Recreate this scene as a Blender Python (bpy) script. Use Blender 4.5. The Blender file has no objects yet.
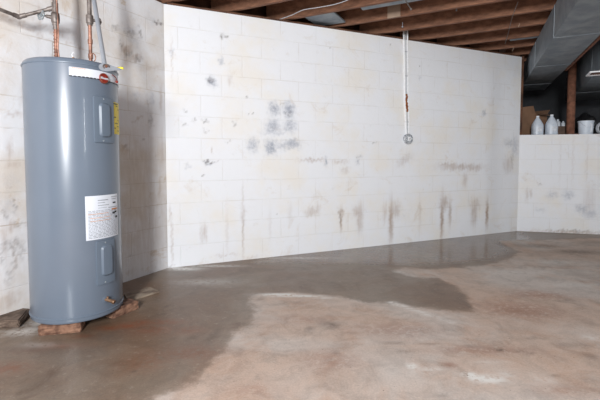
import bpy, bmesh, math, random
import numpy as np
from mathutils import Vector, Matrix
random.seed(7)
C = bpy.context.scene.collection
PI = math.pi

# ------------------------------------------------------------------ camera
F_PX, PY0, PITCH, EYE = 400.0, 178.5, math.radians(2.9), 1.026
cam_d = bpy.data.cameras.new('camera'); cam = bpy.data.objects.new('camera', cam_d); C.objects.link(cam)
cam_d.sensor_width = 36; cam_d.lens = 24.0; cam_d.shift_y = -(200-PY0)/600.0
cam_d.clip_start = .05
cam.location = (0, 0, EYE); cam.rotation_euler = (PI/2-PITCH, 0, 0)
bpy.context.scene.camera = cam

def ray(px, py):
    xc = (px-300)/F_PX; yc = -(py-PY0)/F_PX
    return Vector((xc, math.cos(PITCH)+yc*math.sin(PITCH), -math.sin(PITCH)+yc*math.cos(PITCH)))
O = Vector((0, 0, EYE))
def at_depth(px, py, Y): d = ray(px, py); return O + d*(Y/d.y)
def at_z(px, py, z): d = ray(px, py); return O + d*((z-EYE)/d.z)
def at_wall(px, py, A, dr):          # vertical plane through A along dr
    d = ray(px, py); n = Vector((dr.y, -dr.x, 0))
    return O + d*(((A-O).dot(n))/d.dot(n))

# ------------------------------------------------------------------ layout
WALL_H = 2.422; JOIST_Z = 2.46
TH1 = math.radians(26.8)
U = Vector((math.sin(TH1), math.cos(TH1), 0)); V = Vector((math.cos(TH1), -math.sin(TH1), 0))
def uv(u, v, z=0): return U*u + V*v + Vector((0, 0, z))
C1 = Vector((-1.25, 3.70, 0)); C2 = Vector((3.07, 5.61, 0))
C1 = at_z(168, 268, 0); C2 = at_z(517, 231, 0)
D2 = (C2-C1).normalized()
D3 = Vector((.967, -.254, 0)).normalized()
LEDGE = 1.35
HX, HY, HR = -1.423, 2.528, .26      # water heater axis and radius
HB, HT = .062, 1.60

# ------------------------------------------------------------------ helpers
def mk(name, bm, mat, parent=None, smooth=False, origin=None):
    off = Vector((0, 0, 0))
    if parent is not None:
        p = parent
        while p is not None: off = off + p.location; p = p.parent
    elif origin is not None: off = Vector(origin)
    if off.length: bmesh.ops.translate(bm, verts=bm.verts, vec=-off)
    bmesh.ops.recalc_face_normals(bm, faces=bm.faces)
    me = bpy.data.meshes.new(name); bm.to_mesh(me); bm.free()
    if isinstance(mat, (list, tuple)):
        for m in mat: me.materials.append(m)
    else: me.materials.append(mat)
    if smooth:
        for p in me.polygons: p.use_smooth = True
        try: me.set_sharp_from_angle(angle=math.radians(38))
        except Exception: pass
    o = bpy.data.objects.new(name, me); C.objects.link(o)
    if parent is not None: o.parent = parent
    elif origin is not None: o.location = origin
    return o
def tag(o, label=None, cat=None, group=None, kind=None):
    if label: o['label'] = label
    if cat: o['category'] = cat
    if group: o['group'] = group
    if kind: o['kind'] = kind
    return o
def empty(name, loc, label, cat, group=None):
    o = bpy.data.objects.new(name, None); C.objects.link(o); o.location = loc
    o.empty_display_size = .05
    return tag(o, label, cat, group)
def copy_tree(o, parent=None):
    c = o.copy(); C.objects.link(c)
    if parent is not None: c.parent = parent
    for ch in [x for x in bpy.data.objects if x.parent == o]: copy_tree(ch, c)
    return c
def hexa(bm, pts):                    # 8 points: bottom ring then top ring
    v = [bm.verts.new(p) for p in pts]
    for f in ((3,2,1,0),(4,5,6,7),(0,1,5,4),(1,2,6,5),(2,3,7,6),(3,0,4,7)): bm.faces.new([v[i] for i in f])
    return v
def obox(bm, A, dx, dy, z0, z1, lx, ly):   # box from corner A along dx,dy
    p = [A, A+dx*lx, A+dx*lx+dy*ly, A+dy*ly]
    return hexa(bm, [Vector((q.x, q.y, z0)) for q in p]+[Vector((q.x, q.y, z1)) for q in p])
def cbox(bm, c, sx, sy, sz, rot=(0,0,0)):
    M = Matrix.Translation(c) @ Matrix.Rotation(rot[2],4,'Z') @ Matrix.Rotation(rot[1],4,'Y') @ Matrix.Rotation(rot[0],4,'X')
    pts = [M @ Vector((x*sx/2, y*sy/2, z*sz/2)) for z in (-1,1) for x,y in ((-1,-1),(1,-1),(1,1),(-1,1))]
    return hexa(bm, pts)
def bevel(bm, w, seg=2): bmesh.ops.bevel(bm, geom=list(bm.edges), offset=w, segments=seg, affect='EDGES', profile=.6)
def tube(bm, pts, r, seg=14, cap=True):
    pts = [Vector(p) for p in pts]; rr = r if isinstance(r, (list, tuple)) else [r]*len(pts)
    rings = []; ref = None
    for i, p in enumerate(pts):
        t = (pts[min(i+1, len(pts)-1)]-pts[max(i-1, 0)]).normalized()
        if ref is None: ref = Vector((1,0,0)) if abs(t.x) < .8 else Vector((0,1,0))
        a = (ref - t*ref.dot(t)).normalized(); b = t.cross(a); ref = a
        rings.append([bm.verts.new(p + (a*math.cos(2*PI*k/seg)+b*math.sin(2*PI*k/seg))*rr[i]) for k in range(seg)])
    for A, B in zip(rings, rings[1:]):
        for k in range(seg): bm.faces.new((A[k], A[(k+1)%seg], B[(k+1)%seg], B[k]))
    if cap: bm.faces.new(rings[0]); bm.faces.new(rings[-1])
def lathe(bm, c, prof, seg=48, axis=None):   # prof [(r,h)...]; closes on axis when r==0
    c = Vector(c)
    if axis is None: ax, a, b = Vector((0,0,1)), Vector((1,0,0)), Vector((0,1,0))
    else:
        ax = Vector(axis).normalized(); ref = Vector((0,0,1)) if abs(ax.z) < .9 else Vector((1,0,0))
        a = ref.cross(ax).normalized(); b = ax.cross(a)
    rings = []
    for r, h in prof:
        if r < 1e-6: rings.append([bm.verts.new(c+ax*h)])
        else: rings.append([bm.verts.new(c+ax*h+(a*math.cos(2*PI*k/seg)+b*math.sin(2*PI*k/seg))*r) for k in range(seg)])
    for A, B in zip(rings, rings[1:]):
        for k in range(seg):
            k2 = (k+1) % seg
            if len(A) == 1 and len(B) == 1: continue
            if len(A) == 1: bm.faces.new((A[0], B[k], B[k2]))
            elif len(B) == 1: bm.faces.new((A[k], A[k2], B[0]))
            else: bm.faces.new((A[k], A[k2], B[k2], B[k]))
def smooth_path(pts, n=8):
    pts = [Vector(p) for p in pts]; P = [pts[0]]+pts+[pts[-1]]; out = []
    for i in range(1, len(P)-2):
        for k in range(n):
            t = k/n; a, b, c, d = P[i-1], P[i], P[i+1], P[i+2]
            out.append(.5*((2*b)+(c-a)*t+(2*a-5*b+4*c-d)*t*t+(3*b-a-3*c+d)*t**3))
    out.append(pts[-1]); return out

# ------------------------------------------------------------------ materials
def srgb(r, g, b):
    f = lambda c: (c/255/12.92) if c/255 <= .04045 else ((c/255+.055)/1.055)**2.4
    return (f(r), f(g), f(b), 1)
class NT:
    def __init__(s, name):
        s.m = bpy.data.materials.new(name); s.m.use_nodes = True; s.t = s.m.node_tree
        s.b = s.t.nodes['Principled BSDF']
    def n(s, ty, **kw):
        x = s.t.nodes.new(ty)
        for k, v in kw.items(): setattr(x, k, v)
        return x
    def l(s, a, b): s.t.links.new(a, b)
    def coord(s, which='Object'): return s.n('ShaderNodeTexCoord').outputs[which]
    def noise(s, vec, scale, detail=4, rough=.55, dist=0):
        x = s.n('ShaderNodeTexNoise'); x.inputs['Scale'].default_value = scale; x.inputs['Detail'].default_value = detail
        x.inputs['Roughness'].default_value = rough; x.inputs['Distortion'].default_value = dist
        s.l(vec, x.inputs['Vector']); return x.outputs['Fac']
    def ramp(s, fac, a, b, va=0., vb=1.):
        x = s.n('ShaderNodeMapRange'); x.inputs['From Min'].default_value = a; x.inputs['From Max'].default_value = b
        x.inputs['To Min'].default_value = va; x.inputs['To Max'].default_value = vb; x.interpolation_type = 'SMOOTHSTEP'
        s.l(fac, x.inputs['Value']); return x.outputs['Result']
    def math(s, op, a, b=None, clamp=False):
        x = s.n('ShaderNodeMath', operation=op, use_clamp=clamp)
        for i, v in enumerate((a, b)):
            if v is None: continue
            if isinstance(v, (int, float)): x.inputs[i].default_value = v
            else: s.l(v, x.inputs[i])
        return x.outputs[0]
    def mix(s, fac, a, b):
        x = s.n('ShaderNodeMix', data_type='RGBA')
        for i, v in ((0, fac), (6, a), (7, b)):
            if isinstance(v, (int, float, tuple)): x.inputs[i].default_value = v
            else: s.l(v, x.inputs[i])
        return x.outputs[2]
    def bump(s, h, strength, dist=.01):
        x = s.n('ShaderNodeBump'); x.inputs['Strength'].default_value = strength; x.inputs['Distance'].default_value = dist
        s.l(h, x.inputs['Height']); s.l(x.outputs['Normal'], s.b.inputs['Normal'])
def simple(name, col, rough=.5, metal=0, var=.12, scale=12, bump=.0, spec=None, trans=0, alpha=None, coat=0):
    t = NT(name); co = t.coord(); f = t.noise(co, scale, 5)
    dark = tuple(c*(1-var*2) for c in col[:3])+(1,); lite = tuple(min(1, c*(1+var)) for c in col[:3])+(1,)
    t.l(t.mix(t.ramp(f, .3, .7), dark, lite), t.b.inputs['Base Color'])
    t.b.inputs['Roughness'].default_value = rough; t.b.inputs['Metallic'].default_value = metal
    if spec is not None: t.b.inputs['Specular IOR Level'].default_value = spec
    if coat: t.b.inputs['Coat Weight'].default_value = coat
    if trans: t.b.inputs['Transmission Weight'].default_value = trans
    if bump: t.bump(t.noise(co, scale*4, 4), bump, .004)
    return t.m
def two_tone(name, a, b, rough=.6, metal=0, scale=20, lo=.42, hi=.58, bump=.3, stretch=None):
    t = NT(name); co = t.coord()
    if stretch:
        mp = t.n('ShaderNodeMapping'); mp.inputs['Scale'].default_value = stretch; mp.inputs['Rotation'].default_value = (0, 0, TH1); mp.vector_type = 'TEXTURE' if False else 'POINT'; t.l(co, mp.inputs['Vector']); co = mp.outputs[0]
    f = t.noise(co, scale, 6, .6)
    t.l(t.mix(t.ramp(f, lo, hi), a, b), t.b.inputs['Base Color'])
    t.b.inputs['Roughness'].default_value = rough; t.b.inputs['Metallic'].default_value = metal
    t.bump(f, bump, .003); return t.m

def wall_material(name, base, cream, dirt_amt):
    t = NT(name); u = t.n('ShaderNodeUVMap').outputs[0]
    mp = u
    # wobble joints a little
    br = t.n('ShaderNodeTexBrick'); br.offset = .5; br.squash = 1
    br.inputs['Scale'].default_value = 1; br.inputs['Brick Width'].default_value = .406; br.inputs['Row Height'].default_value = .2033
    br.inputs['Mortar Size'].default_value = .0045; br.inputs['Mortar Smooth'].default_value = .6; br.inputs['Bias'].default_value = 0
    nz = t.n('ShaderNodeTexNoise'); nz.inputs['Scale'].default_value = 6; t.l(u, nz.inputs['Vector'])
    vm = t.n('ShaderNodeVectorMath', operation='MULTIPLY_ADD'); t.l(nz.outputs['Color'], vm.inputs[0]); vm.inputs[1].default_value = (.008, .008, 0); t.l(u, vm.inputs[2])
    t.l(vm.outputs[0], br.inputs['Vector']); mortar = br.outputs['Fac']
    n1 = t.noise(u, 1.7, 5, .6); n2 = t.noise(u, 9, 5, .65); n3 = t.noise(u, 45, 3, .6); n4 = t.noise(u, 4.2, 6, .7, .8)
    col = t.mix(t.ramp(n1, .42, .68), base, cream)
    col = t.mix(t.math('MULTIPLY', t.ramp(n4, .57, .72), dirt_amt), col, srgb(196, 178, 156))
    col = t.mix(t.math('MULTIPLY', t.ramp(n2, .6, .78), dirt_amt*.6), col, srgb(170, 160, 152))
    # joints: partly filled by paint
    vis = t.ramp(t.noise(u, 2.6, 4, .7), .38, .68, .0, 1.)
    jm = t.math('MULTIPLY', t.math('MULTIPLY', mortar, vis), .08+.75*dirt_amt)
    col = t.mix(jm, col, srgb(184, 170, 152))
    at = t.n('ShaderNodeAttribute', attribute_name='stain'); sp = t.n('ShaderNodeSeparateColor'); t.l(at.outputs['Color'], sp.inputs[0])
    brk = t.ramp(t.noise(u, 30, 5, .7), .3, .58, .4, 1.2)
    vs = t.n('ShaderNodeMapping'); vs.inputs['Scale'].default_value = (1, .12, 1); t.l(u, vs.inputs['Vector'])
    strk = t.ramp(t.noise(vs.outputs[0], 40, 4, .6), .3, .6, .6, 1.15)
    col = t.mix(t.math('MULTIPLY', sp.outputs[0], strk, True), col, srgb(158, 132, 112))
    col = t.mix(t.math('MULTIPLY', sp.outputs[1], brk, True), col, srgb(168, 174, 186))
    col = t.mix(t.math('MULTIPLY', sp.outputs[2], brk, True), col, srgb(112, 106, 104))
    t.l(col, t.b.inputs['Base Color']); t.b.inputs['Roughness'].default_value = .72; t.b.inputs['Specular IOR Level'].default_value = .25
    h = t.math('ADD', t.math('MULTIPLY', mortar, -.5), t.math('ADD', t.math('MULTIPLY', n2, 1.1), t.math('MULTIPLY', n3, .22)))
    t.bump(h, .45, .008)
    return t.m

def floor_material():
    t = NT('damp_concrete'); co = t.coord()
    at = t.n('ShaderNodeAttribute', attribute_name='stain'); sp = t.n('ShaderNodeSeparateColor'); t.l(at.outputs['Color'], sp.inputs[0])
    wa = t.n('ShaderNodeAttribute', attribute_name='wet').outputs['Fac']
    nb = t.noise(co, 5, 6, .65); nf = t.noise(co, 26, 5, .7); nl = t.noise(co, 1.1, 4, .6, .6); nm = t.noise(co, 2.6, 5, .62, 1.2); ng = t.noise(co, 110, 2, .6)
    d = t.math('ADD', wa, t.math('ADD', t.math('MULTIPLY', t.math('SUBTRACT', nb, .5), .15), t.math('MULTIPLY', t.math('SUBTRACT', nf, .5), .09)))
    pool = t.ramp(t.math('ADD', t.n('ShaderNodeAttribute', attribute_name='pool').outputs['Fac'], t.math('MULTIPLY', t.math('SUBTRACT', nb, .5), .25)), -.12, .12)
    wet = t.math('ADD', t.math('MULTIPLY', t.ramp(d, -.03, .04), .8), t.math('MULTIPLY', t.ramp(d, -.1, .18), .2))
    dry = t.mix(t.ramp(nl, .35, .62), srgb(194, 185, 178), srgb(190, 170, 156))
    dry = t.mix(t.math('MULTIPLY', t.ramp(nm, .48, .68), .5), dry, srgb(182, 152, 132))
    dry = t.mix(t.math('MULTIPLY', t.ramp(t.noise(co, 3.4, 6, .7, .5), .52, .72), .6), dry, srgb(152, 142, 134))
    dry = t.mix(t.math('MULTIPLY', t.ramp(nf, .55, .75), .45), dry, srgb(206, 196, 186))
    wt = t.mix(t.ramp(nl, .38, .62), srgb(127, 113, 99), srgb(116, 94, 76))
    wt = t.mix(t.math('MULTIPLY', t.ramp(nm, .5, .7), .6), wt, srgb(92, 71, 56))
    wt = t.mix(t.math('MULTIPLY', t.ramp(nf, .55, .72), .5), wt, srgb(160, 150, 140))
    col = t.mix(wet, dry, wt)
    fine = t.math('MULTIPLY', t.ramp(ng, .3, .7, .92, 1.06), t.ramp(t.noise(co, 7, 6, .72, .8), .3, .62, .86, 1.08))
    mm = t.n('ShaderNodeMix', data_type='RGBA', blend_type='MULTIPLY'); mm.inputs[0].default_value = 1
    cc = t.n('ShaderNodeCombineColor'); [t.l(fine, cc.inputs[i]) for i in range(3)]
    t.l(col, mm.inputs[6]); t.l(cc.outputs[0], mm.inputs[7]); col = mm.outputs[2]
    brk = t.ramp(nf, .36, .52, .15, 1.5)
    col = t.mix(t.math('MULTIPLY', sp.outputs[0], brk, True), col, srgb(128, 70, 40))
    col = t.mix(t.math('MULTIPLY', sp.outputs[1], brk, True), col, srgb(220, 218, 214))
    col = t.mix(t.math('MULTIPLY', sp.outputs[2], t.ramp(nf, .3, .6, .4, 1.1), True), col, srgb(84, 74, 66))
    t.l(col, t.b.inputs['Base Color'])
    r = t.math('ADD', t.math('MULTIPLY', wet, -.42), t.math('ADD', .66, t.math('MULTIPLY', nf, .14)))
    spk = t.noise(co, 55, 2, .5); spd = t.ramp(spk, .24, .29, .5, 0); t.l(t.mix(spd, col, srgb(70, 62, 56)), t.b.inputs['Base Color']) 
    r = t.math('ADD', r, t.math('MULTIPLY', pool, -.17)); t.l(r, t.b.inputs['Roughness']); t.l(t.math('ADD', .28, t.math('MULTIPLY', pool, .35)), t.b.inputs['Specular IOR Level'])
    t.bump(t.math('ADD', t.math('MULTIPLY', nf, .5), t.math('ADD', t.math('MULTIPLY', ng, .2), nb)), .3, .005)
    return t.m

M = {}
M['wall'] = wall_material('white_painted_block', srgb(233, 236, 241), srgb(233, 231, 227), .26)
M['wall_l'] = wall_material('weathered_painted_block', srgb(226, 228, 232), srgb(213, 206, 198), .75)
M['floor'] = floor_material()
M['timber'] = two_tone('joist_timber', srgb(108, 74, 56), srgb(146, 104, 80), .8, 0, 5, .3, .7, .2, (.3, 4, 4))
M['timber_d'] = two_tone('old_dark_timber', srgb(60, 38, 28), srgb(104, 70, 50), .85, 0, 6, .3, .7, .2)
M['paint'] = simple('grey_enamel', srgb(103, 115, 130), .3, 0, .025, 3, 0, .5, coat=.3)
M['paint2'] = simple('grey_enamel_panel', srgb(100, 113, 128), .38, 0, .02, 3, 0, .5)
M['seam'] = simple('dark_seam', srgb(60, 66, 74), .6)
M['sticker'] = simple('white_sticker', srgb(216, 222, 232), .45, 0, .02, 4)
M['ink'] = simple('grey_ink', srgb(150, 156, 166), .6)
M['black'] = simple('black_ink', srgb(36, 36, 40), .6)
M['orange'] = simple('orange_ink', srgb(204, 138, 84), .6)
M['yellow'] = simple('yellow_sticker', srgb(236, 214, 40), .5, 0, .04, 20)
M['red'] = simple('dark_red_enamel', srgb(134, 40, 26), .4, 0, .05, 30)
M['steel'] = two_tone('galvanised_steel', srgb(120, 130, 138), srgb(144, 152, 158), .5, .45, 6, .35, .65, .05)
M['steel_l'] = simple('bright_conduit', srgb(158, 165, 174), .4, .3, .05, 15)
M['iron'] = two_tone('dull_pipe', srgb(92, 84, 80), srgb(136, 128, 124), .5, .4, 25, .35, .65, .1)
M['copper'] = two_tone('copper', srgb(112, 78, 64), srgb(176, 132, 114), .45, .4, 22, .35, .65, .05)
M['brass'] = two_tone('brass', srgb(104, 80, 60), srgb(160, 128, 102), .42, .5, 30, .35, .65, .05)
M['chrome'] = simple('worn_chrome', srgb(176, 186, 192), .3, .6, .1, 40)
M['rust'] = two_tone('rusty_steel', srgb(100, 64, 48), srgb(136, 92, 72), .85, .1, 16, .35, .65, .3)
M['rustspot'] = two_tone('rust_crust', srgb(96, 50, 22), srgb(160, 96, 50), .9, 0, 60, .35, .65, .4)
M['brick'] = two_tone('old_brick', srgb(88, 60, 48), srgb(142, 108, 88), .9, 0, 22, .35, .65, .6)
M['stone'] = two_tone('dirty_block', srgb(74, 60, 52), srgb(120, 104, 92), .92, 0, 16, .35, .65, .6)
M['board'] = two_tone('wet_board', srgb(106, 90, 78), srgb(156, 142, 126), .8, 0, 10, .35, .65, .3)
M['cable'] = simple('white_cable', srgb(240, 242, 245), .5, 0, .05, 60)
M['cable_g'] = simple('grey_cable', srgb(186, 190, 196), .55, 0, .08, 60)
M['boxgrey'] = two_tone('worn_metal_box', srgb(130, 136, 144), srgb(214, 218, 222), .5, .1, 60, .4, .6, .3)
M['jug'] = simple('cloudy_plastic', srgb(222, 232, 244), .35, 0, .05, 10, trans=.12)
M['cap'] = simple('white_cap', srgb(226, 232, 240), .5)
M['card'] = simple('cardboard', srgb(150, 116, 92), .85, 0, .08, 8)
M['card_d'] = simple('dark_cardboard', srgb(108, 88, 76), .85, 0, .1, 8)
M['pail'] = simple('pale_pail', srgb(214, 224, 236), .4, 0, .05, 10)
M['blackp'] = simple('black_plastic', srgb(26, 26, 28), .4, 0, .1, 10, .2)
M['ply'] = simple('pale_plywood', srgb(158, 136, 118), .8, 0, .05, 10)
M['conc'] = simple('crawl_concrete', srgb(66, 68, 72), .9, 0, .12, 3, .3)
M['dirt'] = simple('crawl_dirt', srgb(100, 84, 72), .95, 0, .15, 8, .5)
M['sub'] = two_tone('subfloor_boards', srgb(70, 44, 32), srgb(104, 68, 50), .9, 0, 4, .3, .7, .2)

# ------------------------------------------------------------------ setting
def grid_surface(name, xs, ys, pos, mat, stain_fn, extra=None):
    """xs, ys 1-D arrays; pos(X,Y)->coords (n,3); returns structure object with UV in metres and attributes."""
    nx, ny = len(xs), len(ys); X, Y = np.meshgrid(xs, ys); X = X.ravel(); Y = Y.ravel()
    co = pos(X, Y).astype(np.float32)
    i = np.arange(nx-1)[None, :]+np.arange(ny-1)[:, None]*nx; i = i.ravel()
    quads = np.stack([i, i+1, i+1+nx, i+nx], 1).astype(np.int32)
    me = bpy.data.meshes.new(name); me.vertices.add(len(co)); me.vertices.foreach_set('co', co.ravel())
    me.loops.add(quads.size); me.loops.foreach_set('vertex_index', quads.ravel())
    me.polygons.add(len(quads)); me.polygons.foreach_set('loop_start', np.arange(len(quads), dtype=np.int32)*4)
    me.update(calc_edges=True); me.validate()
    uvl = me.uv_layers.new(name='UVMap'); q = quads.ravel(); uvd = np.stack([X[q], Y[q]], 1).astype(np.float32); uvl.data.foreach_set('uv', uvd.ravel())
    ca = me.attributes.new('stain', 'FLOAT_COLOR', 'POINT'); s = stain_fn(X, Y); s = np.concatenate([np.clip(s, 0, 1), np.ones((len(s), 1))], 1).astype(np.float32); ca.data.foreach_set('color', s.ravel())
    if extra is not None:
        fa = me.attributes.new('wet', 'FLOAT', 'POINT'); fa.data.foreach_set('value', extra(X, Y).astype(np.float32))
    me.materials.append(mat); o = bpy.data.objects.new(name, me); C.objects.link(o); return o

def blob(X, Y, cx, cy, rx, ry, rot=0, p=2.):
    c, s = math.cos(rot), math.sin(rot); a = (X-cx)*c+(Y-cy)*s; b = -(X-cx)*s+(Y-cy)*c
    return np.exp(-((np.abs(a/rx))**p+(np.abs(b/ry))**p))

def wall_obj(name, A, dr, L, H, mat, stains, res, s_off=0., inward=None):
    # stains: (channel, px, py, rx_px, ry_px, rot, strength)
    lst = []
    for ch, px, py, rx, ry, rot, st in stains:
        c = at_wall(px, py, A, dr); a = at_wall(px+rx, py, A, dr); b = at_wall(px, py-ry, A, dr)
        f = lambda p: ((p-A).dot(dr), p.z)
        (cx, cy), (ax, _), (_, by) = f(c), f(a), f(b)
        lst.append((ch, cx, cy, abs(ax-cx), abs(by-cy), rot, st))
    def fn(X, Y):
        s = np.zeros((len(X), 3)); a_, b_ = X, Y; X0, Y0 = X+.004*np.sin(Y*47)+.003*np.sin(Y*131+X*20), Y+.02*np.sin(X*160)
        X = a_+.010*np.sin(a_*61+b_*37)+.008*np.sin(b_*113+a_*23)+.006*np.sin(a_*211-b_*71); Y = b_+.010*np.sin(b_*57-a_*41)+.008*np.sin(a_*127+b_*19)+.006*np.sin(b_*197+a_*83)
        for ch, cx, cy, rx, ry, rot, st in lst: 
            xx, yy, k = (X0, Y0, .75) if (ch == 0 and ry > 1.4*rx) else (X, Y, 1)
            s[:, ch] = np.maximum(s[:, ch], st*blob(xx, yy, cx, cy, rx*k, ry, rot, 2.6))
        return s
    xs = np.arange(0, L+res*.5, res); xs[-1] = L; ys = np.linspace(0, H, int(H/res)+1)
    def pos(X, Y): return np.stack([A.x+dr.x*X, A.y+dr.y*X, Y], 1)
    o = grid_surface(name, xs, ys, pos, mat, fn)
    uvl = o.data.uv_layers[0]; n = len(uvl.data); arr = np.zeros(n*2, np.float32); uvl.data.foreach_get('uv', arr); arr[0::2] += s_off; uvl.data.foreach_set('uv', arr)
    # body behind the painted face, joined to the same wall mesh
    bm = bmesh.new(); bm.from_mesh(o.data); out = Vector((-dr.y, dr.x, 0)); t = .2
    a0 = A; p = [a0, a0+dr*L, a0+dr*L+out*t, a0+out*t]
    v = [bm.verts.new((q.x, q.y, z)) for z in (0, H) for q in p]
    for f in ((3,2,1,0),(4,5,6,7),(1,2,6,5),(2,3,7,6),(3,0,4,7)): bm.faces.new([v[i] for i in f])
    bm.to_mesh(o.data); bm.free()
    return tag(o, kind='structure')

R_, G_, D_ = 0, 1, 2
main_st = [
 # rust / brown streaks near the floor
 (R_,341,219,1.6,11,0,.7),(R_,341,212,2.5,4,0,.5),(R_,360,218,4,13,0,.5),(R_,358,212,5,6,0,.4),(R_,391,221,3,20,0,.65),(R_,395,210,5,8,0,.4),
 (R_,385,212,3,10,0,.25),(R_,442,218,2.2,22,0,.75),(R_,444,203,4,7,0,.5),(R_,450,213,2,13,0,.5),(R_,474,213,4,12,0,.5),(R_,475,204,5,6,0,.35),(R_,487,214,1.8,13,0,.85),
 (R_,243,225,1.3,30,0,.4),(R_,243,215,3,8,0,.3),(R_,205,233,3,8,0,.35),(R_,201,235,1.5,9,0,.3),(R_,227,230,2,20,0,.15),(R_,312,212,6,4,0,.4),(R_,318,209,3,5,0,.35),
 (R_,462,167,20,3,0,.45),(R_,448,165,10,2,0,.4),(R_,475,168,6,3,0,.45),(R_,405,160,8,4,.5,.25),(R_,312,160,12,1.6,0,.4),(R_,340,162,7,2,0,.3),(R_,345,170,4,3,0,.25),
 (R_,230,80,3,5,0,.25),(R_,172,240,1.5,22,0,.35),(R_,170,215,1.5,8,0,.4),(R_,465,180,3,7,0,.3),(R_,508,165,5,8,0,.3),(R_,290,215,3,10,0,.12),
 (R_,212,152,.8,3,0,.55),(R_,172,60,1,20,0,.25),(R_,270,225,2,16,0,.12),(R_,420,216,2,16,0,.15),(R_,225,255,12,1.2,0,.25),(R_,250,258,6,1.5,0,.25),
 # blue-grey scuffs where paint has gone
 (G_,274,109,5,6,0,.85),(G_,289,110,5,7,0,.95),(G_,273,127,6.5,7,0,.75),(G_,290,126,5.5,6,0,.7),(G_,253,145,5,6,0,.7),(G_,271,147,5.5,7,0,.9),(G_,292,144,8,4.5,0,.8),
 (G_,282,146,6,4,0,.5),(G_,326,162,1.6,4,0,.9),(G_,275,133,12,2,0,.4),(G_,212,82,4.5,4,-.8,.9),(G_,210,163,4,1.5,0,.7),(G_,359,157,3,2,0,.3),(G_,358,162,2,2,0,.5),
 (G_,221,61,2,4,0,.5),(G_,188,166,2,2,0,.3),(G_,172,53,1.5,3,0,.4),(G_,510,143,6,4,0,.4),(G_,515,146,3,9,0,.45),(G_,484,113,1.4,3,0,.6),(G_,420,78,1,2.5,0,.4),(G_,404,215,1,1,0,.2),
 # dark specks
 (D_,222,36,2,1.6,0,.7),(D_,226,36,1.5,1.3,0,.7),(D_,211,80,2.2,2.6,-.8,.5),(D_,194,120,1.6,1.8,0,.7),(D_,206,121,2.6,1.6,-.5,.7),(D_,184,124,1.5,2,.5,.4),(D_,186,111,1.4,1.2,0,.5),
 (D_,206,131,3,1.4,-.3,.35),(D_,235,124,1,3,0,.35),(D_,248,98,1,1,0,.6),(D_,252,113,3,.7,0,.45),(D_,209,162,4.5,.9,.1,.75),(D_,216,162,1.4,.9,0,.5),(D_,229,142,1.2,1,0,.5),
 (D_,203,176,.8,.8,0,.6),(D_,277,214,1.1,.9,0,.7),(D_,289,114,4,1.2,0,.35),(D_,282,104,1.5,1.5,0,.4),(D_,358,158,2,.8,0,.3),(D_,374,143,2.5,1,0,.45),(D_,340,217,1.2,5,0,.3),(D_,290,262,2,.8,0,.5),
 (D_,169,267,4,1.6,0,.5),(D_,420,66,.6,.6,0,.6),(D_,330,47,.6,.6,0,.5),(D_,391,45,.6,.6,0,.5),(D_,512,160,1.2,6,0,.25),(D_,200,28,.6,.6,0,.5)]
left_stain_shade = [(R_,140,160,26,50,0,.28),(R_,142,230,30,50,0,.3),(R_,14,250,30,60,0,.12),(D_,4,215,3,3,0,.4),(D_,22,250,2,12,0,.3),(D_,8,276,2,10,0,.3),  # first two: broad brown, part real stain, part heater shadow painted into the colour
 (D_,158,22,3.5,1.5,.3,.75),(D_,161,24,2,2,0,.6),(D_,115,28,4,2,.5,.45),(D_,130,34,6,2,.3,.45),(D_,140,32,1.2,6,0,.55),(D_,128,54,4,2.5,.4,.55),(D_,138,59,4,2,.3,.45),(D_,121,46,1,6,0,.4),
 (D_,148,104,1,9,0,.3),(D_,151,120,1.6,8,0,.35),(D_,144,140,2,.8,0,.6),(D_,126,147,1.5,1,0,.3),(D_,14,245,5,5,0,.5),(D_,4,244,4,6,0,.4),(D_,2,258,1.5,9,0,.35),(D_,14,262,1.2,14,0,.4),(D_,18,129,1,1,0,.7),
 (D_,131,254,.8,.8,0,.6),(D_,14,205,1,9,0,.35),(D_,20,224,6,2,0,.3),
 (R_,127,50,6,3,.4,.6),(R_,135,58,7,3,.4,.5),(R_,122,46,2,4,0,.5),(R_,13,115,9,2,.2,.35),(R_,10,150,4,10,0,.35),(R_,22,95,3,9,0,.25),(R_,12,165,6,5,0,.3),(R_,138,119,5,2,.6,.5),(R_,134,122,2,2,0,.4),
 (R_,126,148,4,2,-.4,.5),(R_,130,158,5,3,0,.3),(R_,142,185,7,5,0,.25),(R_,160,190,2,12,0,.4),(R_,161,100,2,14,0,.35),(R_,162,150,2.5,20,0,.3),(R_,11,225,6,6,0,.45),(R_,5,240,5,20,0,.35),(R_,15,258,2,18,0,.35),
 (R_,40,18,1.5,14,0,.3),(R_,85,36,2,10,.2,.3),(R_,20,24,30,1.5,-.3,.4),(R_,60,36,30,1.3,-.3,.3),(R_,150,250,12,4,0,.25),(R_,130,272,8,6,0,.3),(R_,10,300,12,8,0,.35),(R_,126,62,4,7,0,.35),(R_,150,68,10,3,.2,.25),
 (G_,130,30,6,5,0,.45),(G_,134,40,5,5,0,.4),(G_,135,95,4,4,0,.35),(G_,152,98,2,7,0,.4),(G_,8,205,8,10,0,.25),(G_,150,18,5,7,0,.2),(G_,12,180,8,6,0,.2)]
right_st = [(R_,540,133,.8,1,0,.1),(R_,587,160,1.2,30,0,.16),(R_,573,160,1.2,28,0,.14),(R_,527,195,2,6,0,.35),(R_,531,193,2,4,0,.3),(G_,552,195,5,3,.4,.45),(G_,568,195,5,4,-.5,.5),(G_,582,209,6,4,0,.55),(G_,590,214,7,4,0,.45),
 (R_,590,200,8,14,0,.2),(R_,570,232,30,1.4,0,.5),(D_,575,231,16,1,0,.35),(D_,540,184,1,1,0,.4),(R_,560,160,1,25,0,.12),(G_,540,210,5,2,0,.25)]
LW_LEN = 6.2
LA = C1 - U*LW_LEN
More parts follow.
